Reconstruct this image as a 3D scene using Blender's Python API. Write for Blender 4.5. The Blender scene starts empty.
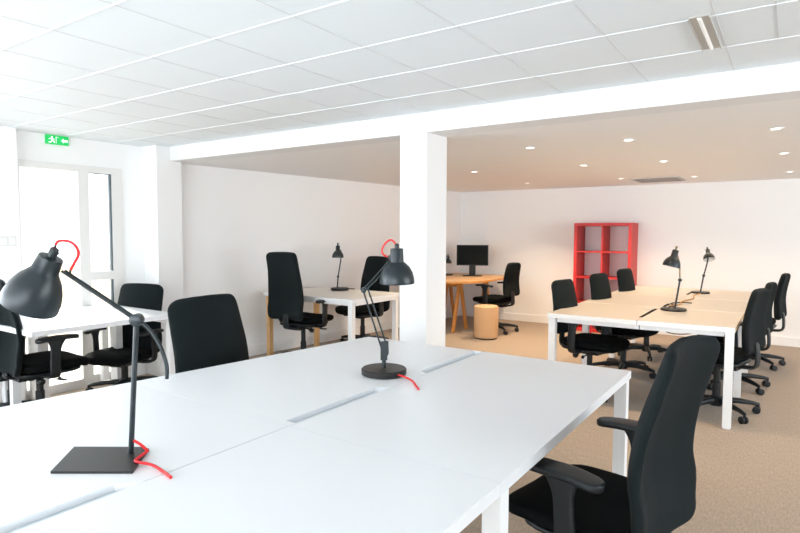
import bpy, bmesh, math, random
from mathutils import Vector, Matrix
random.seed(7)
SC = bpy.context.scene
COL = SC.collection
PI = math.pi
# ------------------------------------------------------------------ camera
EYE = 1.407
cam_d = bpy.data.cameras.new('camera')
cam = bpy.data.objects.new('camera', cam_d)
COL.objects.link(cam)
F_PX, PITCH, ROLL, YAW = 573.18, 0.0583, 0.00378, 0.59681
cam_d.lens = F_PX / 800 * 36.0
cam_d.sensor_width = 36.0
cam_d.clip_start = 0.02
cam.matrix_world = (Matrix.Translation((0, 0, EYE)) @ Matrix.Rotation(YAW, 4, 'Z')
                    @ Matrix.Rotation(PI / 2 - PITCH, 4, 'X') @ Matrix.Rotation(ROLL, 4, 'Z'))
SC.camera = cam
# ------------------------------------------------------------------ colour management
SC.view_settings.view_transform = 'Standard'
SC.view_settings.look = 'None'
SC.view_settings.gamma = 1.0
SC.view_settings.use_curve_mapping = False
SC.view_settings.exposure = 0.70
# ------------------------------------------------------------------ world and light
world = bpy.data.worlds.new('world')
SC.world = world
world.use_nodes = True
bgn = world.node_tree.nodes['Background']
bgn.inputs[0].default_value = (0.93, 0.96, 1.0, 1)
bgn.inputs[1].default_value = 2.6
def area(name, loc, rot, sx, sy, power, color, spread=PI):
    l = bpy.data.lights.new(name, 'AREA')
    l.shape = 'RECTANGLE'; l.size = sx; l.size_y = sy; l.energy = power; l.color = color; l.spread = spread
    o = bpy.data.objects.new(name, l); o.location = loc; o.rotation_euler = rot
    COL.objects.link(o)
    return o
# daylight entering by the rear windows, the left windows and the glazed door
area('rear_window_daylight', (-1.2, -3.05, 1.25), (PI / 2 + 0.05, 0, 0), 7.2, 1.7, 100, (0.82, 0.91, 1.0))
area('left_window_daylight', (-5.08, -1.1, 1.25), (0, -PI / 2 - 0.15, 0), 1.7, 3.4, 72, (0.82, 0.91, 1.0))
area('right_fill_light', (4.42, 3.7, 1.25), (0, PI / 2 + 0.2, 0), 1.6, 4.8, 88, (0.86, 0.93, 1.0))  # added fill from the unseen right side, brightens the rear room
def sun():
    l = bpy.data.lights.new('sun', 'SUN'); l.energy = 5.0; l.angle = math.radians(6); l.color = (1, 0.95, 0.86)
    o = bpy.data.objects.new('sun', l)
    o.rotation_euler = Vector((-0.80, 0.22, 0.56)).to_track_quat('Z', 'Y').to_euler()
    COL.objects.link(o)
sun()

# ------------------------------------------------------------------ materials
def srgb(r, g, b):
    f = lambda c: (c / 255 / 12.92) if c / 255 <= 0.04045 else ((c / 255 + 0.055) / 1.055) ** 2.4
    return (f(r), f(g), f(b), 1)
def mat(name, col, rough=0.6, metal=0.0, noise=0.0, nscale=60, bump=0.0, spec=0.5, stretch=None, sheen=0.0, emit=None, es=0.0):
    m = bpy.data.materials.new(name); m.use_nodes = True
    nt = m.node_tree; b = nt.nodes['Principled BSDF']
    b.inputs['Base Color'].default_value = col
    b.inputs['Roughness'].default_value = rough
    b.inputs['Metallic'].default_value = metal
    b.inputs['Specular IOR Level'].default_value = spec
    if sheen: b.inputs['Sheen Weight'].default_value = sheen
    if emit:
        b.inputs['Emission Color'].default_value = emit; b.inputs['Emission Strength'].default_value = es
    if noise or bump:
        tc = nt.nodes.new('ShaderNodeTexCoord'); mp = nt.nodes.new('ShaderNodeMapping')
        nt.links.new(tc.outputs['Object'], mp.inputs['Vector'])
        if stretch: mp.inputs['Scale'].default_value = stretch
        n = nt.nodes.new('ShaderNodeTexNoise'); n.inputs['Scale'].default_value = nscale; n.inputs['Detail'].default_value = 3
        nt.links.new(mp.outputs[0], n.inputs['Vector'])
        if noise:
            mx = nt.nodes.new('ShaderNodeMix'); mx.data_type = 'RGBA'
            mx.inputs['A'].default_value = tuple(c * (1 - noise) for c in col[:3]) + (1,)
            mx.inputs['B'].default_value = tuple(min(1, c * (1 + noise)) for c in col[:3]) + (1,)
            nt.links.new(n.outputs['Fac'], mx.inputs['Factor']); nt.links.new(mx.outputs['Result'], b.inputs['Base Color'])
        if bump:
            bp = nt.nodes.new('ShaderNodeBump'); bp.inputs['Strength'].default_value = bump; bp.inputs['Distance'].default_value = 0.004
            nt.links.new(n.outputs['Fac'], bp.inputs['Height']); nt.links.new(bp.outputs[0], b.inputs['Normal'])
    return m
M = {}
M['wall'] = mat('wall_paint', (0.92, 0.92, 0.915, 1), 0.85, bump=0.03, nscale=90)
M['low_ceiling'] = mat('plaster_ceiling', (0.90, 0.89, 0.88, 1), 0.9)
M['beam'] = mat('beam_paint', (0.82, 0.82, 0.82, 1), 0.85)
M['carpet'] = mat('carpet', srgb(156, 138, 119), 0.95, noise=0.42, nscale=26, bump=0.6, stretch=(4.5, 1.0, 1.0), spec=0.1, sheen=0.2)
M['white_top'] = mat('white_laminate', (0.80, 0.815, 0.835, 1), 0.34, spec=0.45)
M['white_metal'] = mat('white_powder_coat', (0.84, 0.845, 0.85, 1), 0.4)
M['tray'] = mat('grey_cable_tray', (0.62, 0.68, 0.72, 1), 0.5)
M['dark_tray'] = mat('dark_cable_tray', (0.03, 0.025, 0.02, 1), 0.6)
M['maple'] = mat('pale_maple_laminate', srgb(186, 177, 166), 0.4, noise=0.04, nscale=14, stretch=(1, 9, 1))
M['edge_band'] = mat('cream_edge_band', (0.86, 0.80, 0.68, 1), 0.4)
M['maple_edge'] = mat('maple_edge', srgb(196, 165, 124), 0.5, noise=0.06, nscale=20)
M['birch'] = mat('birch_wood', srgb(222, 176, 120), 0.5, noise=0.08, nscale=12, stretch=(8, 8, 1))
M['oak'] = mat('orange_pine', srgb(214, 146, 72), 0.45, noise=0.12, nscale=10, stretch=(9, 9, 1))
M['oak_top'] = mat('pine_top', srgb(214, 170, 120), 0.4, noise=0.08, nscale=10, stretch=(1, 10, 1))
M['fabric'] = mat('black_fabric', (0.0042, 0.0080, 0.0088, 1), 0.9, noise=0.35, nscale=420, bump=0.3, spec=0.25)
M['fabric_dark'] = mat('black_seat_fabric', (0.0022, 0.0032, 0.0035, 1), 0.95, noise=0.3, nscale=420, bump=0.25, spec=0.15)
M['plastic'] = mat('black_plastic', (0.007, 0.010, 0.012, 1), 0.42, spec=0.4, bump=0.05, nscale=300)
M['chrome'] = mat('chrome', (0.6, 0.6, 0.6, 1), 0.2, metal=1)
M['lamp'] = mat('lamp_black_enamel', (0.009, 0.017, 0.021, 1), 0.33, spec=0.5)
M['lamp_base'] = mat('lamp_base_steel', (0.014, 0.013, 0.0125, 1), 0.42, spec=0.4)
M['lamp_inside'] = mat('lamp_inside_white', (0.75, 0.74, 0.7, 1), 0.5)
M['rod'] = mat('lamp_rod', (0.05, 0.065, 0.07, 1), 0.25, metal=0.6)
M['brass'] = mat('lamp_dull_brass', (0.30, 0.24, 0.16, 1), 0.35, metal=0.8)
M['red_cord'] = mat('red_cord', srgb(214, 22, 30), 0.55)
M['black_cord'] = mat('black_cord', (0.01, 0.01, 0.01, 1), 0.5)
M['tan_cord'] = mat('tan_cord', srgb(178, 130, 70), 0.6)
M['red'] = mat('red_lacquer', srgb(200, 38, 32), 0.4)
M['extinguisher'] = mat('extinguisher_red', srgb(215, 25, 30), 0.35)
M['screen'] = mat('screen_black', (0.003, 0.006, 0.006, 1), 0.6, spec=0.15)
M['cork'] = mat('stool_cord', srgb(205, 168, 130), 0.9, noise=0.15, nscale=30, stretch=(1, 1, 9), bump=0.4)
M['green'] = mat('exit_green', srgb(0, 190, 90), 0.5, emit=srgb(0, 190, 90), es=0.25)
M['sign_white'] = mat('sign_white', (0.85, 0.9, 0.87, 1), 0.5, emit=(0.9, 1, 0.95, 1), es=0.3)
M['frame'] = mat('door_frame_paint', (0.80, 0.79, 0.77, 1), 0.5)
M['gasket'] = mat('dark_gasket', (0.12, 0.15, 0.17, 1), 0.5)
M['switch'] = mat('switch_plastic', (0.72, 0.72, 0.70, 1), 0.4)
M['louvre'] = mat('louvre_grey', (0.50, 0.49, 0.46, 1), 0.45)
M['reflector'] = mat('louvre_reflector', (0.75, 0.75, 0.72, 1), 0.35, emit=(1, 0.97, 0.9, 1), es=0.12)
M['grille'] = mat('grille_grey', (0.30, 0.28, 0.26, 1), 0.5)
M['bulb'] = mat('downlight_bulb', (1, 1, 1, 1), 0.5, emit=(1, 0.93, 0.82, 1), es=6.0)
M['paving'] = mat('paving', (0.62, 0.60, 0.56, 1), 0.9, noise=0.05, nscale=8)
M['render'] = mat('sand_render', srgb(238, 220, 194), 0.9, noise=0.04, nscale=10)
def glass():
    m = bpy.data.materials.new('window_glass'); m.use_nodes = True
    nt = m.node_tree; nt.nodes.clear()
    out = nt.nodes.new('ShaderNodeOutputMaterial'); mix = nt.nodes.new('ShaderNodeMixShader')
    tr = nt.nodes.new('ShaderNodeBsdfTransparent'); gl = nt.nodes.new('ShaderNodeBsdfGlossy')
    tr.inputs[0].default_value = (0.97, 0.985, 0.98, 1); gl.inputs['Roughness'].default_value = 0.02
    mix.inputs[0].default_value = 0.05
    nt.links.new(tr.outputs[0], mix.inputs[1]); nt.links.new(gl.outputs[0], mix.inputs[2]); nt.links.new(mix.outputs[0], out.inputs[0])
    return m
M['glass'] = glass()
def tile_mat():
    # perforated lay-in tiles: thin shadow gaps one way, pale raised strips the other way, fine speckle
    m = bpy.data.materials.new('ceiling_tiles'); m.use_nodes = True
    nt = m.node_tree; b = nt.nodes['Principled BSDF']; b.inputs['Roughness'].default_value = 0.9
    tc = nt.nodes.new('ShaderNodeTexCoord')
    n = nt.nodes.new('ShaderNodeTexNoise'); n.inputs['Scale'].default_value = 260; n.inputs['Detail'].default_value = 2
    nt.links.new(tc.outputs['Object'], n.inputs['Vector'])
    mx = nt.nodes.new('ShaderNodeMix'); mx.data_type = 'RGBA'
    mx.inputs['A'].default_value = (0.78, 0.83, 0.86, 1); mx.inputs['B'].default_value = (0.84, 0.885, 0.915, 1)
    nt.links.new(n.outputs['Fac'], mx.inputs['Factor']); nt.links.new(mx.outputs['Result'], b.inputs['Base Color'])
    bp = nt.nodes.new('ShaderNodeBump'); bp.inputs['Strength'].default_value = 0.15; bp.inputs['Distance'].default_value = 0.002
    nt.links.new(n.outputs['Fac'], bp.inputs['Height']); nt.links.new(bp.outputs[0], b.inputs['Normal'])
    return m
M['tile'] = tile_mat()
M['strip'] = mat('tile_strip_white', (0.84, 0.87, 0.89, 1), 0.8)
M['gap'] = mat('tile_gap_grey', (0.68, 0.69, 0.69, 1), 0.9)

# ------------------------------------------------------------------ mesh helpers
def link(name, bm, m, parent=None, smooth=False, bevel=0.0, loc=None):
    if bevel:
        bmesh.ops.bevel(bm, geom=[e for e in bm.edges if e.is_manifold and e.calc_face_angle(0) > 0.6],
                        offset=bevel, segments=2, profile=0.7, affect='EDGES')
    bmesh.ops.recalc_face_normals(bm, faces=bm.faces)
    me = bpy.data.meshes.new(name); bm.to_mesh(me); bm.free()
    if smooth:
        me.polygons.foreach_set('use_smooth', [True] * len(me.polygons))
        me.set_sharp_from_angle(angle=math.radians(38))
    for x in (m if isinstance(m, (list, tuple)) else [m]): me.materials.append(x)
    o = bpy.data.objects.new(name, me); COL.objects.link(o)
    if parent: o.parent = parent
    if loc: o.location = loc
    return o
def BM(): return bmesh.new()
def box(bm, x0, x1, y0, y1, z0, z1, mi=0):
    vs = [bm.verts.new((x, y, z)) for z in (z0, z1) for y in (y0, y1) for x in (x0, x1)]
    for f in ((0, 2, 3, 1), (4, 5, 7, 6), (0, 1, 5, 4), (2, 6, 7, 3), (0, 4, 6, 2), (1, 3, 7, 5)):
        bm.faces.new([vs[i] for i in f]).material_index = mi
def prism(bm, poly, z0, z1, edge_mi=None):
    lo = [bm.verts.new((p[0], p[1], z0)) for p in poly]; hi = [bm.verts.new((p[0], p[1], z1)) for p in poly]
    bm.faces.new(hi); bm.faces.new(lo[::-1]); n = len(poly)
    for i in range(n):
        f = bm.faces.new((lo[i], lo[(i + 1) % n], hi[(i + 1) % n], hi[i]))
        if edge_mi: f.material_index = edge_mi[i] if isinstance(edge_mi, (list, tuple)) else edge_mi
def frame_at(p, q):
    d = (Vector(q) - Vector(p)).normalized()
    up = Vector((0, 0, 1)) if abs(d.z) < 0.95 else Vector((1, 0, 0))
    s = d.cross(up).normalized(); return d, s, s.cross(d)
def ring(bm, c, s, u, r, n, ru=None):
    ru = r if ru is None else ru
    return [bm.verts.new(Vector(c) + s * (r * math.cos(2 * PI * k / n)) + u * (ru * math.sin(2 * PI * k / n))) for k in range(n)]
def bridge(bm, a, b):
    n = len(a)
    for k in range(n): bm.faces.new((a[k], a[(k + 1) % n], b[(k + 1) % n], b[k]))
def tube(bm, pts, r, n=10, rad=None):
    pts = [Vector(p) for p in pts]; prev = None; first = None; s = None
    for i, p in enumerate(pts):
        a = pts[max(0, i - 1)]; b = pts[min(len(pts) - 1, i + 1)]
        d = (b - a).normalized()
        if s is None: _, s, u = frame_at(a, b)
        else:
            s = (s - d * s.dot(d)).normalized(); u = s.cross(d)
        rr = rad[i] if rad else r
        rg = ring(bm, p, s, u, rr, n)
        if prev: bridge(bm, prev, rg)
        else: first = rg
        prev = rg
    bm.faces.new(first[::-1]); bm.faces.new(prev)
def smooth_pts(pts, k=6):
    P = [Vector(p) for p in pts]; out = []
    for i in range(len(P) - 1):
        p0, p1, p2, p3 = P[max(0, i - 1)], P[i], P[i + 1], P[min(len(P) - 1, i + 2)]
        for j in range(k):
            t = j / k
            out.append(0.5 * ((2 * p1) + (p2 - p0) * t + (2 * p0 - 5 * p1 + 4 * p2 - p3) * t * t + (3 * p1 - p0 - 3 * p2 + p3) * t ** 3))
    out.append(P[-1]); return out
def bar(bm, p, q, w, h):   # rectangular bar
    d, s, u = frame_at(p, q); vs = []
    for c in (Vector(p), Vector(q)):
        vs.append([bm.verts.new(c + s * (w / 2 * a) + u * (h / 2 * b)) for a, b in ((-1, -1), (1, -1), (1, 1), (-1, 1))])
    bridge(bm, vs[0], vs[1]); bm.faces.new(vs[0][::-1]); bm.faces.new(vs[1])
def lathe(bm, prof, n=28, axis=((0, 0, 0), (0, 0, 1)), cap0=True, cap1=True):
    o = Vector(axis[0]); d, s, u = frame_at(o, o + Vector(axis[1])); prev = None
    for i, (r, h) in enumerate(prof):
        rg = ring(bm, o + d * h, s, u, max(r, 1e-4), n)
        if prev: bridge(bm, prev, rg)
        elif cap0: bm.faces.new(rg[::-1])
        prev = rg
    if cap1: bm.faces.new(prev)
def slab(bm, path, W, T, rc=0.05, n=28, bend=0.0, p=3.0, across=(1, 0, 0), rows=22, rt=0.02):
    """A padded slab swept along path; W(s), T(s) = half width and half thickness; rounded ends."""
    P = smooth_pts(path, 10); L = [0]
    for i in range(1, len(P)): L.append(L[-1] + (P[i] - P[i - 1]).length)
    tot = L[-1]
    ds = [0, .0015, .005, .011, .02, .034, .05]
    ss = [d for d in ds] + [0.05 + (tot - 0.10) * i / rows for i in range(1, rows)] + [tot - d for d in reversed(ds)]
    X = Vector(across); prev = first = None
    for s in ss:
        i = 0
        while i < len(L) - 2 and L[i + 1] < s: i += 1
        t = (s - L[i]) / max(1e-6, L[i + 1] - L[i]); c = P[i].lerp(P[i + 1], t)
        d = (P[min(i + 2, len(P) - 1)] - P[max(i - 1, 0)]).normalized(); N = X.cross(d).normalized()
        w = W(s / tot); th = T(s / tot); e = min(s, tot - s)
        if e < rc: w = w - rc + math.sqrt(max(0, rc * rc - (rc - e) ** 2))
        if e < rt: th = th * (0.25 + 0.75 * math.sqrt(max(0, 1 - (1 - e / rt) ** 2)))
        rg = []
        for k in range(n):
            a = 2 * PI * k / n; ca, sa = math.cos(a), math.sin(a)
            x = w * math.copysign(abs(ca) ** (2 / (p + 2)), ca); y = th * math.copysign(abs(sa) ** (2 / p), sa)
            rg.append(bm.verts.new(c + X * x + N * (y + bend * (x / 0.24) ** 2)))
        if prev: bridge(bm, prev, rg)
        else: first = rg
        prev = rg
    bm.faces.new(first[::-1]); bm.faces.new(prev)
def empty(name, label, cat, loc=(0, 0, 0), rz=0.0, group=None, scale=1.0):
    o = bpy.data.objects.new(name, None); COL.objects.link(o); o.empty_display_size = 0.1
    o.location = loc; o.rotation_euler = (0, 0, rz); o.scale = (scale,) * 3
    o['label'] = label; o['category'] = cat
    if group: o['group'] = group
    return o
def tag(o, label, cat, group=None):
    o['label'] = label; o['category'] = cat
    if group: o['group'] = group
    return o
def struct(o): o['kind'] = 'structure'; return o

# ------------------------------------------------------------------ the room
WL, WR, BACK, REAR = -5.15, 4.5, 8.69, -3.2
ZT, ZL, BF = 2.235, 2.10, 3.395            # tile ceiling, plaster ceiling, beam face
bm = BM(); box(bm, -5.45, WR + 0.1, REAR - 0.1, BACK + 0.1, -0.06, 0.0); struct(link('floor', bm, M['carpet']))
bm = BM(); box(bm, -5.45, WR + 0.1, REAR - 0.1, BF + 0.03, ZT, ZT + 0.05); ceil = struct(link('ceiling', bm, M['tile']))
bm = BM(); box(bm, -5.5, WR + 0.1, BF + 0.001, BACK + 0.1, ZL, ZL + 0.05); struct(link('ceiling_low', bm, M['low_ceiling'])).name = 'ceiling_rear'
# beam face (step between the two ceilings)
bm = BM(); box(bm, -5.3, WR, BF, BF + 0.20, ZL - 0.001, ZT + 0.001); struct(link('trim_1', bm, M['beam']))
# back wall with baseboard
bm = BM(); box(bm, -5.4, WR + 0.1, BACK, BACK + 0.1, 0, ZL + 0.04); struct(link('wall_back', bm, M['wall']))
bm = BM(); box(bm, -4.64, WR, BACK - 0.016, BACK, 0, 0.115); struct(link('baseboard_back', bm, M['wall'], bevel=0.004))
# left wall of the rear part, running slightly oblique
LW = [(-5.13, 3.5), (-4.64, 8.72)]
bm = BM(); prism(bm, [LW[0], LW[1], (-4.9, 8.8), (-5.5, 3.5)], 0, ZT); struct(link('wall_left', bm, M['wall']))
bm = BM(); prism(bm, [LW[0], LW[1], (LW[1][0] + 0.016, LW[1][1]), (LW[0][0] + 0.016, LW[0][1])], 0, 0.115); struct(link('baseboard_left', bm, M['wall']))
# pilaster beside the door, and the wall nearer than the door
bm = BM(); box(bm, -5.45, -5.02, 3.25, 3.52, 0, ZT); struct(link('wall_pilaster', bm, M['wall'], bevel=0.004))
bm = BM(); box(bm, -5.45, -5.25, 3.03, 3.3, 0, 2.0); box(bm, -5.45, -5.25, 2.0, 3.3, 2.0, ZT); struct(link('wall_door_side', bm, M['wall']))
bm = BM()
for (b0, b1, z0, z1) in ((0.75, 2.11, 0, ZT), (REAR, -2.95, 0, ZT), (-2.95, 0.75, 0, 0.4), (-2.95, 0.75, 2.08, ZT)):
    box(bm, -5.45, WL, b0, b1, z0, z1)
struct(link('wall_left_near', bm, M['wall']))
# rear wall behind the camera, pierced by a band of windows, and the right wall
bm = BM()
for (a0, a1, z0, z1) in ((-5.45, -4.85, 0, ZT), (2.45, WR + 0.1, 0, ZT), (-4.85, 2.45, 0, 0.4), (-4.85, 2.45, 2.1, ZT)):
    box(bm, a0, a1, REAR - 0.1, REAR, z0, z1)
struct(link('wall_rear', bm, M['wall']))
bm = BM(); 
for (b0, b1, z0, z1) in ((REAR, 1.2, 0, ZT), (6.2, BACK, 0, ZT), (1.2, 6.2, 0, 0.45), (1.2, 6.2, 2.05, ZT)): box(bm, WR, WR + 0.1, b0, b1, z0, z1)
struct(link('wall_right', bm, M['wall']))
bm = BM(); box(bm, WR - 0.016, WR, REAR, BACK, 0, 0.115); struct(link('baseboard_right', bm, M['wall']))
wn = 2
def window(axis, s0, s1, z0, z1, at):
    global wn
    fr = BM(); pn = BM()
    def B(bm, p0, p1, q0, q1, d0, d1):
        if axis == 'x': box(bm, p0, p1, at + d0, at + d1, q0, q1)
        else: box(bm, at + d0, at + d1, p0, p1, q0, q1)
    B(fr, s0, s1, z0, z0 + .05, -.07, -.02); B(fr, s0, s1, z1 - .05, z1, -.07, -.02)
    B(fr, s0, s0 + .05, z0 + .05, z1 - .05, -.07, -.02); B(fr, s1 - .05, s1, z0 + .05, z1 - .05, -.07, -.02)
    B(pn, s0 + .05, s1 - .05, z0 + .05, z1 - .05, -.048, -.042)
    o = struct(link('window_%d' % wn, fr, M['frame'])); link('pane', pn, M['glass'], o); wn += 1
for i in range(5): window('x', -4.85 + i * 1.46, -4.85 + (i + 1) * 1.46, 0.4, 2.1, REAR)
for i in range(3): window('y', -2.95 + i * 1.2333, -2.95 + (i + 1) * 1.2333, 0.4, 2.08, WL - 0.15)
for i in range(3): window('y', 1.2 + i * 1.6667, 1.2 + (i + 1) * 1.6667, 0.45, 2.05, WR + 0.09)  # unseen right windows, added to go with the fill light
# square white column under the beam
bm = BM(); box(bm, -2.305, -2.083, BF - 0.006, BF + 0.27, 0, ZL + 0.008); struct(link('wall_column', bm, M['beam'], bevel=0.004))
# glazed door with its side light
DX = -5.25
bm = BM()
for (b0, b1, z0, z1) in ((2.11, 3.03, 1.94, 2.0), (2.11, 2.16, 0, 1.94), (2.625, 2.72, 0, 1.94), (2.93, 3.03, 0, 1.94), (2.16, 2.625, 0, 0.08), (2.72, 2.93, 0, 0.10), (2.72, 2.93, 0.965, 1.045)):
    box(bm, DX - 0.05, DX + 0.012, b0, b1, z0, z1)
d1 = struct(link('door_1', bm, M['frame'], bevel=0.003))
bm = BM(); box(bm, DX - 0.03, DX - 0.024, 2.16, 2.625, 0.08, 1.94); link('pane', bm, M['glass'], d1)
bm = BM(); box(bm, DX - 0.03, DX - 0.024, 2.72, 2.93, 0.10, 0.965); link('pane', bm, M['glass'], d1)
bm = BM(); box(bm, DX - 0.03, DX - 0.024, 2.72, 2.93, 1.045, 1.94); link('pane', bm, M['glass'], d1)
bm = BM(); box(bm, DX - 0.022, DX + 0.006, 2.912, 2.932, 0.10, 0.965); box(bm, DX - 0.022, DX + 0.006, 2.912, 2.932, 1.045, 1.94); box(bm, DX - 0.022, DX + 0.006, 2.72, 2.93, 1.934, 1.941)
link('gasket', bm, M['gasket'], d1)
# outside: paving and a low rendered garden wall
bm = BM(); box(bm, -16, -5.46, -6, 14, -0.12, -0.02); struct(link('ground_outside', bm, M['paving'])).name = 'floor_terrace'
bm = BM(); box(bm, -8.3, -8.1, -2, 9, -0.02, 0.90); box(bm, -8.33, -8.07, -2, 9, 0.90, 0.94)
tag(link('garden_wall', bm, M['render']), 'low sand coloured rendered garden wall seen through the glazed door', 'wall')
# tile joints: grey shadow gaps along the room, pale strips across it
gb = [-0.67 - 0.467 * i for i in range(10)] + [-0.265, 0.2, 0.667, 1.133, 1.6, 2.07, 2.54]
bm = BM()
for a in gb:
    if a > -5.1: box(bm, a - 0.0015, a + 0.0015, REAR, BF, ZT - 0.0016, ZT + 0.001)
box(bm, -0.076, -0.070, 2.47, 2.94, ZT - 0.0016, ZT + 0.001)
o = link('tile_gap', bm, M['gap'], ceil)
bm = BM()
for k in range(-12, 4):
    b = 2.065 + 0.441 * k
    if REAR < b < BF - 0.02: box(bm, WL, WR, b - 0.0025, b + 0.0025, ZT - 0.003, ZT + 0.001)
link('tile_strip', bm, M['strip'], ceil)

# ------------------------------------------------------------------ ceiling fittings
t = empty('louvre_light', 'narrow recessed grey louvre light in the tiled ceiling', 'light', (-0.317, 2.7, ZT))
bm = BM(); box(bm, -.038, .038, -.225, .225, -.006, 0.0); box(bm, -.038, -.034, -.225, .225, -.012, -.006); box(bm, .034, .038, -.225, .225, -.012, -.006)
link('housing', bm, M['louvre'], t)
bm = BM(); tube(bm, [(0, -.215, -.006), (0, .215, -.006)], 0.008, 10); link('reflector', bm, M['reflector'], t, smooth=True)
t = empty('air_grille', 'long grey air conditioning grille in the plaster ceiling', 'air vent', (-1.41, 7.88, ZL))
bm = BM(); box(bm, -.28, .28, -.30, .30, -.012, 0); link('frame', bm, M['louvre'], t)
bm = BM()
for i in range(12): box(bm, -.25, .25, -.26 + i * .045, -.235 + i * .045, -.016, -.012)
link('slats', bm, M['grille'], t)
dl = [(-1.76, 4.45), (-1.01, 4.47), (-1.75, 5.87), (-2.96, 5.83), (-3.01, 7.54), (-1.78, 7.54), (-1.02, 5.95), (-0.98, 7.74), (-0.1, 4.51), (-0.07, 5.91), (-0.03, 7.67)]
dlab = ['nearest downlight in the second row from the left, just right of the column',
        'nearest downlight above the near end of the maple bench',
        'downlight in the middle of the plaster ceiling, left of the far bench lamps',
        'downlight in the plaster ceiling beside the right edge of the white column',
        'farthest downlight on the left, above the pine desk and monitor',
        'downlight just left of the grey ceiling grille',
        'downlight between the near row and the grille, above the bench middle',
        'downlight just right of the grey ceiling grille',
        'nearest downlight at the right edge of the plaster ceiling',
        'middle downlight of the right-hand row in the plaster ceiling',
        'farthest downlight of the right-hand row near the back wall']
def dup(root, label=None, loc=None, rz=None, scale=None, lift=0.0):
    r = root.copy(); COL.objects.link(r)
    if label: r['label'] = label
    if loc is not None: r.location = loc
    if rz is not None: r.rotation_euler = (0, 0, rz)
    if scale is not None: r.scale = (scale,) * 3
    def kids(o, n, top):
        for ch in list(o.children):
            c = ch.copy(); COL.objects.link(c); c.parent = n
            if top and lift and ch.get('up'): c.location.z += lift
            kids(ch, c, False)
    kids(root, r, True)
    return r
dproto = None
for (x, y), lab in zip(dl, dlab):
    if dproto is None:
        t = dproto = empty('downlight', lab, 'ceiling light', (x, y, ZL), group='recessed downlights')
        bm = BM(); lathe(bm, [(.030, 0), (.046, -.001), (.046, -.005), (.034, -.007), (.030, -.003)], 24, cap0=False, cap1=False); link('rim', bm, M['white_metal'], t, smooth=True)
        bm = BM(); lathe(bm, [(.031, -.0005), (.031, -.003)], 24); link('bulb', bm, M['bulb'], t)
    else: dup(dproto, lab, (x, y, ZL))
    l = bpy.data.lights.new('downlight_spot', 'SPOT'); l.energy = {(-2.96, 5.83): 80, (-3.01, 7.54): 90, (-1.78, 7.54): 60}.get((x, y), 26); l.color = (1, 0.77, 0.52); l.spot_size = math.radians(115); l.spot_blend = 0.8; l.shadow_soft_size = 0.03
    o = bpy.data.objects.new('downlight_spot', l); o.location = (x, y, ZL - 0.02); COL.objects.link(o)
# exit sign on the wall above the door
t = empty('exit_sign', 'green emergency exit sign with white running figure above the door', 'sign', (-5.25, 2.46, 2.192))
bm = BM(); box(bm, 0, .02, -.092, .092, -.038, .038); link('panel', bm, M['green'], t, bevel=0.002)
bm = BM()
def sp(pts): 
    vs0 = [bm.verts.new((.0205, p[0], p[1])) for p in pts]; vs1 = [bm.verts.new((.0225, p[0], p[1])) for p in pts]
    bm.faces.new(vs1); bm.faces.new(vs0[::-1]); n = len(pts)
    for i in range(n): bm.faces.new((vs0[i], vs0[(i + 1) % n], vs1[(i + 1) % n], vs1[i]))
sp([(-.045 + .0075 * math.cos(k * PI / 5), .022 + .0075 * math.sin(k * PI / 5)) for k in range(10)])
sp([(-.058, .012), (-.042, .014), (-.036, -.006), (-.050, -.008)])
sp([(-.044, .013), (-.022, .004), (-.024, -.001), (-.043, .006)])
sp([(-.058, .012), (-.073, .004), (-.071, -.001), (-.055, .006)])
sp([(-.050, -.008), (-.036, -.006), (-.024, -.015), (-.022, -.028), (-.030, -.028), (-.033, -.018)])
sp([(-.050, -.008), (-.040, -.009), (-.052, -.026), (-.074, -.028), (-.074, -.021), (-.058, -.019)])
sp([(-.014, -.028), (-.010, -.028), (-.010, .026), (-.014, .026)])
sp([(-.014, .026), (.008, .026), (.008, .022), (-.014, .022)])
link('pictogram', bm, M['sign_white'], t)
bm = BM(); sp([(.030, .015), (.055, .003), (.055, .010), (.083, .010), (.083, -.016), (.055, -.016), (.055, -.010)][:0] or [(.028, -.002), (.048, .018), (.048, .007), (.084, .007), (.084, -.011), (.048, -.011), (.048, -.022)])
link('arrow', bm, M['sign_white'], t)
t = empty('light_switch', 'pale double light switch on the wall left of the door', 'switch', (WL, 2.035, 1.33))
bm = BM(); box(bm, 0, .008, -.075, .045, -.04, .04); link('plate', bm, M['switch'], t, bevel=0.003)
for y in (-.045, .015):
    bm = BM(); box(bm, .008, .012, y - .022, y + .022, -.028, .028); link('rocker', bm, M['white_metal'], t, bevel=0.0015)

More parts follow.
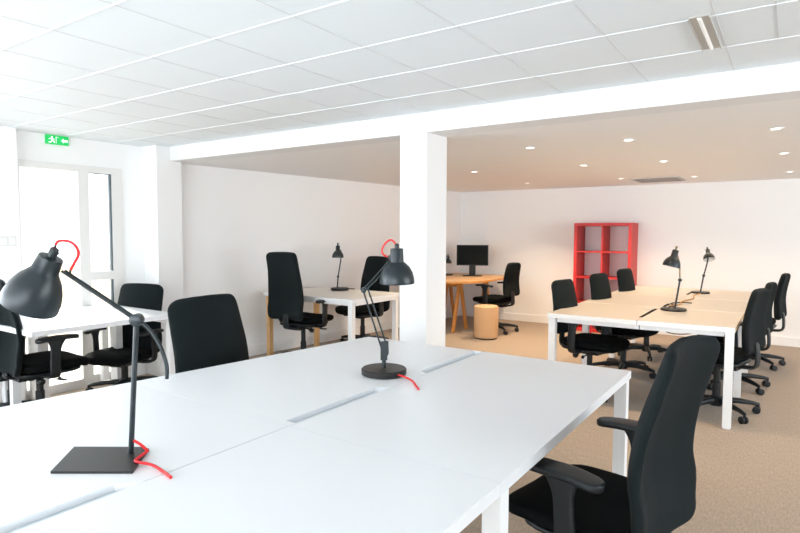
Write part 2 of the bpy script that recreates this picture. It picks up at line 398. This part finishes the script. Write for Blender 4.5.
# ------------------------------------------------------------------ desks
TH = 0.036
DESKS = []
def desk(name, label, poly, tops, legs, rails=(), tray=None, ztop=0.74, group=None, leg=0.055, edge=None, leg_mat=None, notch_mat=None, ports=()):
    c = (sum(p[0] for p in poly) / len(poly), sum(p[1] for p in poly) / len(poly))
    t = empty(name, label, 'desk', (c[0], c[1], 0), group=group); DESKS.append(t)
    bm = BM(); prism(bm, [(p[0] - c[0], p[1] - c[1]) for p in poly], ztop - TH, ztop, edge)
    link('tabletop', bm, tops, t)
    for (x, y) in legs:
        bm = BM(); h = leg / 2
        box(bm, x - c[0] - h, x - c[0] + h, y - c[1] - h, y - c[1] + h, 0.006, ztop - TH)
        box(bm, x - c[0] - h * .8, x - c[0] + h * .8, y - c[1] - h * .8, y - c[1] + h * .8, 0, 0.006)
        link('leg', bm, leg_mat or M['white_metal'], t, bevel=0.002)
    for (p, q, w, hh) in rails:
        bm = BM(); z = ztop - TH - hh / 2 - 0.001
        bar(bm, (p[0] - c[0], p[1] - c[1], z), (q[0] - c[0], q[1] - c[1], z), w, hh); link('rail', bm, leg_mat or M['white_metal'], t)
    if tray:
        (x0, x1, y0, y1) = tray
        bm = BM(); box(bm, x0 - c[0], x1 - c[0], y0 - c[1], y1 - c[1], ztop - 0.022, ztop - 0.018) if notch_mat is None else box(bm, x0 - c[0], x1 - c[0], y0 - c[1], y1 - c[1], ztop - TH - 0.012, ztop - TH - 0.003); link('cable_tray', bm, notch_mat or M['tray'], t)
    for (x, y, r) in ports:
        bm = BM(); lathe(bm, [(r, 0), (r, .003), (r * .8, .004)], 24, ((x - c[0], y - c[1], ztop), (0, 0, 1))); link('cable_port', bm, M['louvre'], t)
    return t
G1 = 'white desks of the foreground bench'
cx = -1.408   # middle line of the bench
desk('office_desk', 'white desk at the far end of the foreground bench, under the folding lamp, left row',
     [(cx - .002, 2.915), (cx - .002, 2.902), (-1.462, 2.902), (-1.462, 2.335), (cx - .002, 2.305), (cx - .002, 1.995), (-1.462, 1.96), (-1.462, 1.43), (cx - .002, 1.43), (cx - .002, 1.3965), (-2.405, 1.3965), (-2.223, 2.915)][::-1],
     M['white_top'], [(-2.235, 2.80), (-2.34, 1.45), (-1.52, 2.6), (-1.52, 1.6)], [((-1.53, 2.80), (-2.2, 2.80), .04, .04), ((-1.53, 1.45), (-2.3, 1.45), .04, .04)],
     (-1.461, -1.409, 1.432, 2.90), group=G1)
desk('office_desk', 'white desk at the far end of the foreground bench, right row, empty top',
     [(cx + .002, 1.3965), (-.618, 1.3965), (-.618, 2.92), (cx + .002, 2.92)], M['white_top'],
     [(-.65, 2.875), (-.65, 1.432), (-1.34, 2.6), (-1.34, 1.6)], [((-.69, 2.85), (-1.3, 2.85), .04, .04), ((-.69, 1.43), (-1.3, 1.43), .04, .04), ((-.70, 1.5), (-.70, 2.8), .03, .03)], group=G1)
desk('office_desk', 'white desk nearest the viewer at bottom left, under the square-based lamp',
     [(cx - .002, 1.3945), (-2.405, 1.3945), (-2.59, -.15), (cx - .002, -.15), (cx - .002, .25), (-1.457, .26), (-1.457, .80), (cx - .002, .845)][::-1],
     M['white_top'], [(-2.40, .9), (-2.5, -.08), (-1.52, .9), (-1.52, -.08)], [((-1.55, .9), (-2.35, .9), .04, .04)], (-1.456, -1.409, .262, .80), group=G1)
desk('office_desk', 'white desk nearest the viewer at bottom centre, its corner beside the armchair',
     [(cx + .002, -.15), (-.618, -.15), (-.618, 1.3945), (cx + .002, 1.3945)], M['white_top'],
     [(-.66, .35), (-.66, -.08), (-1.34, .9), (-1.34, -.08)], [((-.72, .35), (-1.3, .35), .04, .04)], group=G1)
# maple bench at the right
G2 = 'maple desks of the right-hand bench'
rows = [4.66, 5.62, 6.66, 7.80]
tilt = lambda y: 0.0
names = ['nearest', 'middle', 'farthest']
XL, XM, XR = -1.665, -.975, -.30
for i in range(3):
    y0, y1 = rows[i] + (.003 if i else 0), rows[i + 1] - .003
    n0 = (4.86, 5.50) if i == 0 else ((5.70, 5.98) if i == 1 else (7.0, 7.4))
    sh = [0.02, 0.05, 0.07][i]
    pl = [(XL, y0), (XM - .002 + sh, y0), (XM - .002 + sh, n0[0]), (XM - .028 + sh, n0[0]), (XM - .028 + sh, n0[1]), (XM - .002 + sh, n0[1]), (XM - .002 + sh, y1), (XL, y1)]
    desk('bench_desk', '%s pale maple desk in the left row of the right-hand bench' % names[i], pl, [M['maple'], M['white_metal'], M['maple_edge'], M['dark_tray']],
         [(XL + .035, y0 + .035)] + ([(XL + .035, y1 - .04)] if i == 2 else []),
         [((XL + .075, y0 + .05), (XM + .03, y0 + .05), .04, .035), ((XL + .06, y0 + .08), (XL + .06, y1 - .06), .03, .03)],
         (XM - .08 + sh, XM - .004 + sh, n0[0] - .05, n0[1] + .05), group=G2, edge=[1, 2, 3, 3, 3, 2, 1, 2], notch_mat=M['dark_tray'],  # front and back edges coloured white for the daylight on them
         ports=[[(-1.02, 5.44, .045)], [], []][i])
    def band(t, xa, xb):
        if i:
            bm = BM(); box(bm, xa - t.location.x, xb - t.location.x, y0 - t.location.y, y0 + .011 - t.location.y, .7395, .7408)
            link('edge_band', bm, M['edge_band'], t)
    dkl = DESKS[-1]
    band(dkl, XL, XM - .002 + sh)
    pr_ = [(XM + .002 + sh, y0), (XR, y0 + (.04 if i == 0 else 0)), (XR, y1), (XM + .002 + sh, y1)]
    desk('bench_desk', '%s pale maple desk in the right row of the right-hand bench' % names[i], pr_, [M['maple'], M['white_metal'], M['maple_edge'], M['dark_tray']],
         [(XR - .033, y0 + .055)] + ([(XR - .035, y1 - .04)] if i == 2 else []),
         [((XM + .035, y0 + .05), (XR - .07, y0 + .08), .04, .035), ((XR - .06, y0 + .1), (XR - .06, y1 - .06), .03, .03)],
         None, group=G2, edge=[1, 2, 1, 2], ports=[[], [(-.80, 6.0, .045)], []][i])  # white on front and back edges is painted-in daylight, sides stay maple
    band(DESKS[-1], XM + .002 + sh, XR)

desk('office_desk', 'white desk near the glazed door, the row nearer the viewer', [(-4.978, 1.75), (-4.15, 1.75), (-4.15, 2.85), (-4.978, 2.85)],
     M['white_top'], [(-4.19, 2.81), (-4.93, 1.9), (-4.93, 2.78), (-4.70, 1.86)], [((-4.22, 2.80), (-4.9, 2.80), .04, .04)], group='white desks beside the glazed door')
desk('office_desk', 'white desk against the glazed door, the row farther from the viewer', [(-5.235, 2.14), (-4.986, 2.05), (-4.986, 2.85), (-5.235, 2.85)],
     M['white_top'], [(-5.2, 2.80), (-5.2, 2.2), (-5.02, 2.8), (-5.02, 2.2)], group='white desks beside the glazed door')
# white table against the left wall
desk('side_table', 'white table on birch legs against the left wall behind the bench', [(-4.86, 4.43), (-3.58, 4.43), (-3.58, 5.28), (-4.80, 5.28)],
     [M['maple'] if False else mat('warm_white_laminate', (0.80, 0.775, 0.735, 1), 0.4), M['white_metal'], M['maple_edge']],
     [], [], None, edge=[1, 1, 2, 2])
tbl = [o for o in COL.objects if o.name.startswith('side_table')][0]
tcx, tcy = tbl.location.x, tbl.location.y
for (x, y, mm) in ((-4.80, 4.47, 'birch'), (-4.80, 5.24, 'birch'), (-3.62, 4.47, 'white_metal'), (-3.62, 5.24, 'white_metal')):
    bm = BM(); box(bm, x - tcx - .03, x - tcx + .022, y - tcy - .026, y - tcy + .026, 0, .74 - TH)
    lo = link('leg', bm, M[mm], tbl, bevel=0.002)
    if mm == 'birch': lo['label'] = 'birch wood leg'
    bm = BM()
for (p, q) in (((-4.77, 4.47), (-3.65, 4.47)), ((-4.77, 5.24), (-3.65, 5.24)), ((-3.60, 4.5), (-3.60, 5.2))):
    bm = BM(); bar(bm, (p[0] - tcx, p[1] - tcy, .74 - TH - .016), (q[0] - tcx, q[1] - tcy, .74 - TH - .016), .03, .03); link('rail', bm, M['white_metal'], tbl)
# pine trestle desk in the far left corner
dk = empty('trestle_desk', 'rounded pine desk on trestles in the far left corner', 'desk', (-4.1, 7.75, 0))
def L(x, y, z=0): return (x + 4.1, y - 7.75, z)
pts = [(-4.78, 6.86), (-4.05, 6.86)] + [(-4.02 + .47 * math.cos(a), 7.38 + .52 * math.sin(a)) for a in [(-80 + 14 * k) * PI / 180 for k in range(6)]] \
    + [(-3.545, 7.6), (-3.57, 8.0)] + [(-3.96 + .38 * math.cos(a), 8.22 + .33 * math.sin(a)) for a in [(8 + 16 * k) * PI / 180 for k in range(6)]] + [(-4.66, 8.56)]
bm = BM(); prism(bm, [L(*p)[:2] for p in pts], .712, .74, 1); link('tabletop', bm, [M['oak_top'], M['oak']], dk)
for yb in (7.28, 8.12):
    bm = BM(); bar(bm, L(-4.62, yb, .672), L(-3.86, yb, .672), .04, .07); tr = link('trestle', bm, M['oak'], dk, bevel=0.003)
    for xx in (-4.56, -3.90):
        for s in (-1, 1):
            bm = BM(); bar(bm, L(xx, yb + s * .02, .70), L(xx, yb + s * .20, 0.003), .05, .035); link('leg', bm, M['oak'], tr, bevel=0.002)

# ------------------------------------------------------------------ office chairs (built once per back type, then copied)
def build_chair(name, label, loc, face, kind='high', group='black office chairs', scale=1.0, lift=0.0, star=0.0, arms=True):
    """face = direction the sitter looks, degrees from +x (anticlockwise); local +Y is forward"""
    t = empty(name, label, 'office chair', loc, math.radians(face - 90), group, scale)
    P = M['plastic']
    bm = BM(); lathe(bm, [(.045, .055), (.052, .07), (.052, .115), (.036, .13)], 24)
    for k in range(5):
        a = star + k * 2 * PI / 5; c, s = math.cos(a), math.sin(a)
        tube(bm, [(c * .03, s * .03, .098), (c * .16, s * .16, .098), (c * .27, s * .27, .084), (c * .31, s * .31, .074)], .02, 10, rad=[.026, .022, .017, .014])
    link('base', bm, P, t, smooth=True)
    for k in range(5):
        a = star + k * 2 * PI / 5; c, s = math.cos(a), math.sin(a); w = a + 1.1 + k * 1.7
        bm = BM(); tube(bm, [(c * .31, s * .31, .05), (c * .31, s * .31, .085)], .009, 8)
        ax = Vector((math.cos(w), math.sin(w), 0)); ctr = Vector((c * .31, s * .31, .028)) + Vector((-ax.y, ax.x, 0)) * .012
        for sd in (-1, 1):
            lathe(bm, [(.018, -.009), (.028, -.007), (.028, .007), (.018, .009)], 18, (ctr + ax * .015 * sd, ax))
        tube(bm, [(c * .31, s * .31, .058), ctr + Vector((0, 0, .012))], .011, 8)
        link('caster', bm, P, t, smooth=True)
    bm = BM(); lathe(bm, [(.030, .10), (.030, .24), (.024, .245), (.024, .37)], 20); link('gas_column', bm, P, t, smooth=True)
    def up(o):
        o['up'] = 1; o.location.z += lift; return o
    bm = BM(); box(bm, -.075, .075, -.16, .11, .345, .395); up(link('mechanism', bm, P, t, bevel=0.012, smooth=True))
    bm = BM(); tube(bm, [(.07, .05, .37), (.20, .06, .355)], .006, 8); slab(bm, [(.19, .04, .352), (.26, .07, .346)], lambda s: .014, lambda s: .006, rc=.01, n=12, rows=2, across=(0, 1, 0)); up(link('lever', bm, P, t, smooth=True))
    bm = BM(); lathe(bm, [(.008, 0), (.008, .08), (.022, .082), (.024, .11), (.018, .118)], 16, ((.06, -.06, .365), (1, .1, -.25))); up(link('tension_knob', bm, P, t, smooth=True))
    bm = BM(); slab(bm, [(0, -.20, .405), (0, -.05, .398), (0, .12, .398), (0, .23, .405)], lambda s: .205, lambda s: .018, rc=.09, n=24, rows=8); up(link('seat_shell', bm, P, t, smooth=True))
    bm = BM(); slab(bm, [(0, -.19, .452), (0, -.10, .443), (0, .06, .446), (0, .20, .443), (0, .285, .418)],
                    lambda s: .238 + .014 * math.sin(PI * s), lambda s: .036, rc=.11, n=36, rows=18, bend=.012, p=3.2, rt=.03)
    up(link('seat', bm, M['fabric_dark'], t, smooth=True))
    # back
    if kind == 'high':
        path = [(0, -.185, .40), (0, -.165, .475), (0, -.158, .56), (0, -.145, .66), (0, -.163, .80), (0, -.202, .93), (0, -.250, 1.08)]
        W = lambda s: .246 - .02 * s * s - .02 * max(0, .25 - s) * 4; T = lambda s: .027 - .008 * s; rc, bend = .06, .06
    elif kind == 'tall':
        path = [(0, -.235, .47), (0, -.245, .56), (0, -.232, .67), (0, -.245, .83), (0, -.275, 1.0), (0, -.315, 1.17)]
        W = lambda s: .225 + .012 * math.sin(PI * min(1, s * 1.4)) - .025 * s; T = lambda s: .036 - .012 * s; rc, bend = .05, .05
    elif kind == 'slim':
        path = [(0, -.235, .50), (0, -.225, .60), (0, -.222, .72), (0, -.245, .86), (0, -.275, .98)]
        W = lambda s: .205 - .03 * s; T = lambda s: .034 - .010 * s; rc, bend = .06, .04
    else:
        path = [(0, -.225, .56), (0, -.222, .66), (0, -.235, .78), (0, -.26, .90)]
        W = lambda s: .225 - .01 * s; T = lambda s: .026 - .005 * s; rc, bend = .04, .05
    bm = BM(); slab(bm, path, W, T, rc=rc, n=40, bend=bend, p=3.4, rows=24, rt=.025); up(link('backrest', bm, M['fabric'], t, smooth=True))
    zb = path[0][2]
    bm = BM(); slab(bm, [(0, -.08, .37), (0, -.16, .372), (0, path[0][1] - .03, .385), *([] if kind == 'high' else [(0, path[0][1] - .044, .47)]), (0, path[0][1] - .03, zb + (.015 if kind == 'high' else .07))], lambda s: .045 - .01 * s, lambda s: .012, rc=.015, n=18, rows=14)
    up(link('back_support', bm, P, t, smooth=True))
    if arms:
        for sd in (-1, 1):
            bm = BM()
            slab(bm, [(sd * .12, -.01, .385), (sd * .24, -.01, .385), (sd * .292, -.012, .405), (sd * .300, -.015, .47), (sd * .300, -.01, .56), (sd * .298, 0, .652)],
                 lambda s: .034 + (.03 * ((s - .82) / .18) ** 2 if s > .82 else 0), lambda s: .013, rc=.012, n=20, rows=26, across=(0, 1, 0), rt=.004)
            a = up(link('armrest', bm, P, t, smooth=True))
            bm = BM(); slab(bm, [(sd * .298, -.135, .654), (sd * .292, -.04, .664), (sd * .288, .06, .664), (sd * .28, .155, .656)],
                            lambda s: .040 + .008 * math.sin(PI * s), lambda s: .014, rc=.04, n=24, rows=10, p=3.2, rt=.012)
            pd = link('arm_pad', bm, P, a, smooth=True)
    return t
CH = [
 # label, (x, y), face deg, kind, scale, lift, star
 ('black office chair in the right foreground with armrests, pushed to the white desk', (-.51, 2.02), 170, 'high', 1.0, 0, .3),
 ('black office chair without visible arms behind the left side of the foreground bench', (-2.56, 2.16), 2, 'high', 1.08, -.12, .2),
 ('black office chair cut off by the left edge, armrest just under the white desk', (-4.52, 1.95), 88, 'high', 1.0, 0, .5),
 ('black office chair hidden behind the left-edge chair, only its seat front showing', (-4.87, 1.90), 90, 'low', .85, 0, .1),
 ('low-backed black office chair at the end of the desk by the glazed door', (-4.80, 2.76), -66, 'high', .95, -.09, .4),
 ('tall narrow-backed black office chair in front of the white table at the left wall', (-4.29, 4.47), 94, 'tall', 1.0, .04, .6),
 ('black office chair behind the white table at the left wall, partly behind the folding lamp', (-4.38, 5.62), -98, 'high', 1.03, .0, .2),
 ('black office chair turned to the pine desk in the far left corner', (-3.46, 7.55), 172, 'slim', 1.0, .02, .35),
 ('black office chair nearest the viewer on the left side of the maple bench', (-1.43, 5.10), -12, 'slim', 1.0, .01, .9),
 ('middle black office chair on the left side of the maple bench', (-1.35, 6.0), -12, 'slim', 1.0, .02, 1.57),
 ('farthest black office chair on the left side of the maple bench', (-1.33, 7.03), -12, 'slim', 1.0, .02, 1.78),
 ('black office chair nearest the viewer on the right side of the maple bench', (-.44, 5.12), 166, 'slim', 1.0, .02, -.9),
 ('middle black office chair on the right side of the maple bench', (-.40, 6.10), 172, 'slim', 1.0, 0, .3),
 ('farthest black office chair on the right side of the maple bench near the back wall', (-.30, 7.25), 172, 'slim', 1.0, .02, .2),
]
for lab, (x, y), f, kind, s, lf, st in CH:
    build_chair('office_chair', lab, (x, y, 0), f, kind, scale=s, lift=lf, star=st, arms=(s != .85))

# ------------------------------------------------------------------ red shelf, stool, monitor, extinguisher
sh = empty('shelf_unit', 'tall red open shelf unit of eight cubes against the back wall', 'shelf', (-2.19, 8.48, 0))
w, hgt, dep, tt = .395, 1.56, .20, .042
for s in (-1, 1):
    bm = BM(); box(bm, s * w - (tt if s > 0 else 0), s * w + (tt if s < 0 else 0), -dep, dep, 0, hgt); link('side_panel', bm, M['red'], sh, bevel=0.001)
for z in (0, hgt - tt):
    bm = BM(); box(bm, -w + tt, w - tt, -dep, dep, z, z + tt); link('top_panel' if z else 'bottom_panel', bm, M['red'], sh)
bm = BM(); box(bm, -.010, .010, -dep, dep, tt, hgt - tt); link('divider', bm, M['red'], sh)
for i in (1, 2, 3):
    z = tt + (hgt - 2 * tt) / 4 * i
    for x0, x1 in ((-w + tt, -.010), (.010, w - tt)):
        bm = BM(); box(bm, x0, x1, -dep, dep, z - .01, z + .01); link('shelf_board', bm, M['red'], sh)
st = empty('pouf_stool', 'beige cylindrical stool standing beside the pine desk', 'stool', (-3.34, 6.98, 0))
bm = BM(); lathe(bm, [(.135, .012), (.160, .02), (.165, .05), (.165, .40), (.158, .432), (.14, .442), (.02, .444)], 40); link('body', bm, M['cork'], st, smooth=True)
bm = BM(); lathe(bm, [(.15, 0), (.152, .012)], 32); link('foot', bm, M['plastic'], st)
mo = empty('monitor', 'black flat monitor on a stand on the pine desk', 'monitor', (-4.10, 8.05, .74), math.radians(26))
bm = BM(); box(bm, -.245, .245, -.018, .014, .165, .485); link('housing', bm, M['plastic'], mo, bevel=0.004)
bm = BM(); box(bm, -.232, .232, -.0195, -.0185, .18, .472); link('screen', bm, M['screen'], mo)
bm = BM(); prism(bm, [(-.05, .012), (.05, .012), (.04, .035), (-.04, .035)], .012, .30); link('stand', bm, M['plastic'], mo)
bm = BM(); slab(bm, [(0, -.10, .008), (0, .10, .008)], lambda s: .155, lambda s: .007, rc=.03, n=20, rows=4); link('foot', bm, M['plastic'], mo, smooth=True)
fe = empty('fire_extinguisher', 'small bright red upright canister on the floor, glimpsed under the maple bench', 'fire extinguisher', (-2.285, 8.02, 0))
bm = BM(); lathe(bm, [(.045, 0), (.05, .01), (.05, .17), (.04, .20), (.016, .215), (.016, .23)], 24); link('cylinder', bm, M['extinguisher'], fe, smooth=True)
bm = BM(); lathe(bm, [(.014, .228), (.018, .235), (.018, .25)], 14); box(bm, -.01, .05, -.006, .006, .25, .258); link('valve', bm, M['plastic'], fe)

# ------------------------------------------------------------------ desk lamps.  Local x runs to the right of the lamp, z up.
CR = Vector((math.cos(YAW), math.sin(YAW), 0))
def shade(parent, mouth, axis, prof, knob=True, r=1.0, inside=True):
    bm = BM(); lathe(bm, prof, 40, (mouth, axis), cap0=False, cap1=True)
    s = link('shade', bm, M['lamp'], parent, smooth=True)
    if inside:
        bm = BM(); lathe(bm, [(max(.003, a - .0025), h + .001) for a, h in prof[:6]], 40, (mouth, axis), cap0=False, cap1=True); link('shade_lining', bm, M['lamp_inside'], s, smooth=True)
    return s
def lamp(label, loc, rz=YAW, scale=1.0):
    return empty('desk_lamp', label, 'desk lamp', loc, rz, 'black desk lamps', scale)
# 1: big lamp on a square plate in the left foreground
t = lamp('large black desk lamp with a square base plate and red cord, left foreground', (-1.61, .939, .74))
bm = BM()
q = [(-1.665, .738), (-1.480, .866), (-1.598, .990), (-1.612, .981), (-1.620, .990), (-1.640, .976), (-1.800, .868)]
Rm = Matrix.Rotation(-YAW, 3, 'Z')
prism(bm, [tuple((Rm @ Vector((a + 1.61, b - .939, 0)))[:2]) for a, b in q], 0, .007); link('base', bm, M['lamp_base'], t, bevel=0.001)
bm = BM(); tube(bm, [(0, 0, .006), (.026, 0, .408)], .0078, 14); link('pole', bm, M['lamp'], t, smooth=True)
bm = BM(); lathe(bm, [(.012, -.014), (.0185, -.011), (.0185, .011), (.012, .014)], 28, ((.027, 0, .408), (0, 1, 0))); link('joint', bm, M['lamp'], t, smooth=True)
for y in (-.008, .008):
    bm = BM(); tube(bm, [(.027, y, .408), (-.186, y, .552)], .0042, 10); link('arm', bm, M['lamp'], t, smooth=True)
bm = BM(); tube(bm, smooth_pts([(.027, 0, .408), (.065, 0, .378), (.094, 0, .330), (.108, 0, .290), (.113, 0, .262), (.112, 0, .232)]), .0058, 12); link('counter_arm', bm, M['lamp'], t, smooth=True)
ax = Vector((.47, -.06, .88)).normalized()
mouth = Vector((-.288, -.005, .450))
shade(t, mouth, ax, [(.0785, 0), (.0795, .004), (.078, .030), (.071, .058), (.059, .086), (.044, .108), (.040, .114), (.0375, .117), (.0345, .156), (.033, .162), (.010, .164)])
kt = mouth + ax * .162
bm = BM(); lathe(bm, [(.0125, 0), (.0125, .026), (.010, .030)], 20, (kt, ax)); link('knob', bm, M['lamp'], t, smooth=True)
bm = BM(); tube(bm, smooth_pts([(-.199, 0, .600), (-.207, 0, .618), (-.206, 0, .632)]), .0036, 8); link('cord_sleeve', bm, M['black_cord'], t, smooth=True)
bm = BM(); tube(bm, [(-.160, 0, .537), (-.166, 0, .545), (-.164, 0, .560)], .0036, 8); link('cord_sleeve', bm, M['black_cord'], t, smooth=True)
bm = BM(); tube(bm, smooth_pts([(-.206, 0, .630), (-.198, 0, .639), (-.180, 0, .641), (-.158, 0, .635), (-.143, 0, .617), (-.141, 0, .598), (-.155, 0, .572), (-.164, 0, .556)]), .0042, 10); link('cord', bm, M['red_cord'], t, smooth=True)
def wl(a, b, z): v = Rm @ Vector((a + 1.61, b - .939, 0)); return (v.x, v.y, z - .74)
bm = BM()
tube(bm, smooth_pts([(.008, 0, .045), (.030, -.003, .034), (.050, -.003, .016), wl(-1.560, .960, .756), wl(-1.545, .925, .752), wl(-1.530, .905, .752), wl(-1.505, .905, .753), wl(-1.468, .918, .750), wl(-1.414, .916, .7455), wl(-1.362, .906, .7445)]), .0042, 10)
link('cord', bm, M['red_cord'], t, smooth=True)
# 2: folding architect lamp on a round base
def S2(u, v, y=0): return ((u - 383) * .00464 - .003, y, (371 - v) * .00474 + .011)
t = lamp('black folding desk lamp with a round base and red cord, centre of the bench', (-1.566, 2.173, .74))
bm = BM(); lathe(bm, [(.098, 0), (.106, .004), (.107, .026), (.102, .031), (.02, .032)], 48); link('base', bm, M['lamp_base'], t, smooth=True)
bm = BM(); tube(bm, [(0, 0, .03), (0, 0, .10)], .010, 14); prism(bm, [(-.016, -.012), (.016, -.012), (.016, .012), (-.016, .012)], .07, .12)
link('pole', bm, M['lamp'], t, smooth=True)
bm = BM(); vs = [S2(379.5, 341), (S2(388, 340)), S2(388.5, 352), S2(384.5, 360), S2(381, 355)]
for y in (-.014, .010):
    a = [bm.verts.new((v[0], y, v[2])) for v in vs]; b = [bm.verts.new((v[0], y + .004, v[2])) for v in vs]
    bm.faces.new(a); bm.faces.new(b[::-1]); bridge(bm, a, b)
link('hinge', bm, M['lamp'], t)
bm = BM()
for (a, b) in (((381, 347), (362, 288)), ((386.5, 345), (367, 287))):
    for y in (-.007, .007): tube(bm, [S2(*a, y), S2(*b, y)], .0036, 8)
link('lower_arm', bm, M['rod'], t, smooth=True)
bm = BM()
for (a, b) in (((362, 289), (390, 259)), ((365, 289), (393, 262))):
    for y in (-.006, .006): tube(bm, [S2(*a, y), S2(*b, y)], .0034, 8)
link('upper_arm', bm, M['rod'], t, smooth=True)
bm = BM(); e = S2(363, 289); lathe(bm, [(.008, -.014), (.013, -.012), (.013, .012), (.008, .014)], 20, (e, (0, 1, 0))); link('elbow', bm, M['lamp'], t, smooth=True)
mouth = Vector((.061, 0, .432)); ax = Vector((-.015, -.04, 1)).normalized()
shade(t, mouth, ax, [(.081, 0), (.0815, .004), (.080, .025), (.073, .052), (.060, .076), (.042, .094), (.033, .100), (.0315, .105), (.0305, .158), (.028, .164), (.008, .166)])
bm = BM(); kt = mouth + ax * .160; lathe(bm, [(.010, 0), (.0115, .018), (.008, .026)], 16, (kt, ax)); bar(bm, S2(388, 258), S2(393, 256), .012, .028); link('knob', bm, M['lamp'], t, smooth=True)
bm = BM(); tube(bm, smooth_pts([tuple(kt + Vector((0, 0, .018))), S2(391, 239.5), S2(385.5, 242), S2(381.5, 249), S2(383, 254), S2(387.5, 256)]), .0042, 10)
link('cord', bm, M['red_cord'], t, smooth=True); bm = BM()
def w2(a, b, z): v = Rm @ Vector((a + 1.566, b - 2.173, 0)); return (v.x, v.y, z - .74)
tube(bm, smooth_pts([w2(-1.495, 2.135, .758), w2(-1.445, 2.146, .755), w2(-1.379, 2.129, .746), w2(-1.32, 2.07, .745), w2(-1.284, 2.034, .745)]), .0045, 10)
link('cord', bm, M['red_cord'], t, smooth=True)
# 3: small lamp on the white table
def small(label, loc, head, mouth_r, pts, base=(.11, .03), axis=(0, 0, 1), seg=('lamp', 'lamp'), rz=YAW, prof=None, neck=True):
    t = lamp(label, loc, rz)
    bm = BM(); lathe(bm, [(base[0] * .94, 0), (base[0], .004), (base[0], base[1] * .8), (base[0] * .95, base[1])], 32); link('base', bm, M['lamp_base'], t, smooth=True)
    bm = BM(); tube(bm, pts[0], .008, 10); link('lower_arm', bm, M[seg[0]], t, smooth=True)
    if len(pts) > 1:
        bm = BM(); tube(bm, smooth_pts(pts[1], 5), .0075, 10); link('upper_arm', bm, M[seg[1]], t, smooth=True)
        bm = BM(); lathe(bm, [(.009, -.012), (.014, -.01), (.014, .01), (.009, .012)], 16, (pts[1][0], (0, 1, 0))); link('elbow', bm, M['lamp'], t, smooth=True)
    r = mouth_r; ax = Vector(axis).normalized()
    shade(t, Vector(head), ax, [(r, 0), (r * 1.0, .005), (r * .97, r * .4), (r * .86, r * .72), (r * .66, r * 1.0), (r * .42, r * 1.2), (r * .38, r * 1.28), (r * .36, r * 2.0), (r * .3, r * 2.08)])
    bm = BM(); lathe(bm, [(r * .14, 0), (r * .14, r * .4), (r * .08, r * .5)], 12, (Vector(head) + ax * r * 2.06, ax)); link('knob', bm, M[seg[1]], t, smooth=True)
    return t
small('small black desk lamp standing on the white table at the left wall', (-4.31, 5.10, .74), (-.022, 0, .38), .067,
      [[(-.03, 0, .02), (-.02, 0, .16)], [(-.02, 0, .16), (.013, 0, .37), (.01, 0, .47)]], base=(.105, .03))
small('black desk lamp nearer the viewer on the maple bench, head turned left', (-.822, 5.47, .74), (-.042, -.02, .385), .072,
      [[(.012, 0, .015), (.049, 0, .267)], [(.049, 0, .267), (.045, 0, .36), (.035, 0, .43), (.012, 0, .50), (-.012, 0, .525)]], base=(.105, .020), axis=(.24, -.03, 1), seg=('lamp', 'brass'))
small('black desk lamp farther away on the maple bench, white inside its shade', (-.815, 7.24, .74), (.070, -.03, .385), .060,
      [[(0, 0, .02), (.040, .02, .20)], [(.040, .02, .20), (.078, .02, .36), (.085, .03, .46)]], base=(.095, .02), axis=(.05, .5, 1))
small('small black desk lamp on the pine desk, half hidden by the column', (-4.50, 7.95, .74), (.02, 0, .19), .055,
      [[(-.03, 0, .02), (-.02, 0, .26)], [(-.02, 0, .26), (.0, 0, .33)]], base=(.10, .02))
# cables on the maple bench
bm = BM(); tube(bm, smooth_pts([(-.80, 7.18, .745), (-.84, 6.9, .745), (-.80, 6.55, .745), (-.86, 6.2, .745), (-.83, 5.95, .745), (-.90, 5.75, .745)]), .006, 8)
tag(link('power_cord', bm, M['tan_cord'], smooth=True), 'tan power cord running from the far lamp along the maple bench', 'cord')
bm = BM(); tube(bm, smooth_pts([(-.86, 5.50, .762), (-.885, 5.62, .75), (-.85, 5.8, .745), (-.92, 5.95, .745), (-.86, 6.1, .745), (-.76, 6.12, .745)]), .006, 8)
tag(link('power_cord', bm, M['black_cord'], smooth=True), 'black power cord behind the nearer lamp on the maple bench', 'cord')
bm = BM(); tube(bm, smooth_pts([(-.80, 4.80, .69), (-.76, 4.78, .655), (-.68, 4.78, .645), (-.58, 4.79, .66), (-.52, 4.80, .69)]), .004, 8)
tag(link('power_cord', bm, M['black_cord'], smooth=True), 'black cord looping down under the near edge of the maple bench', 'cord')
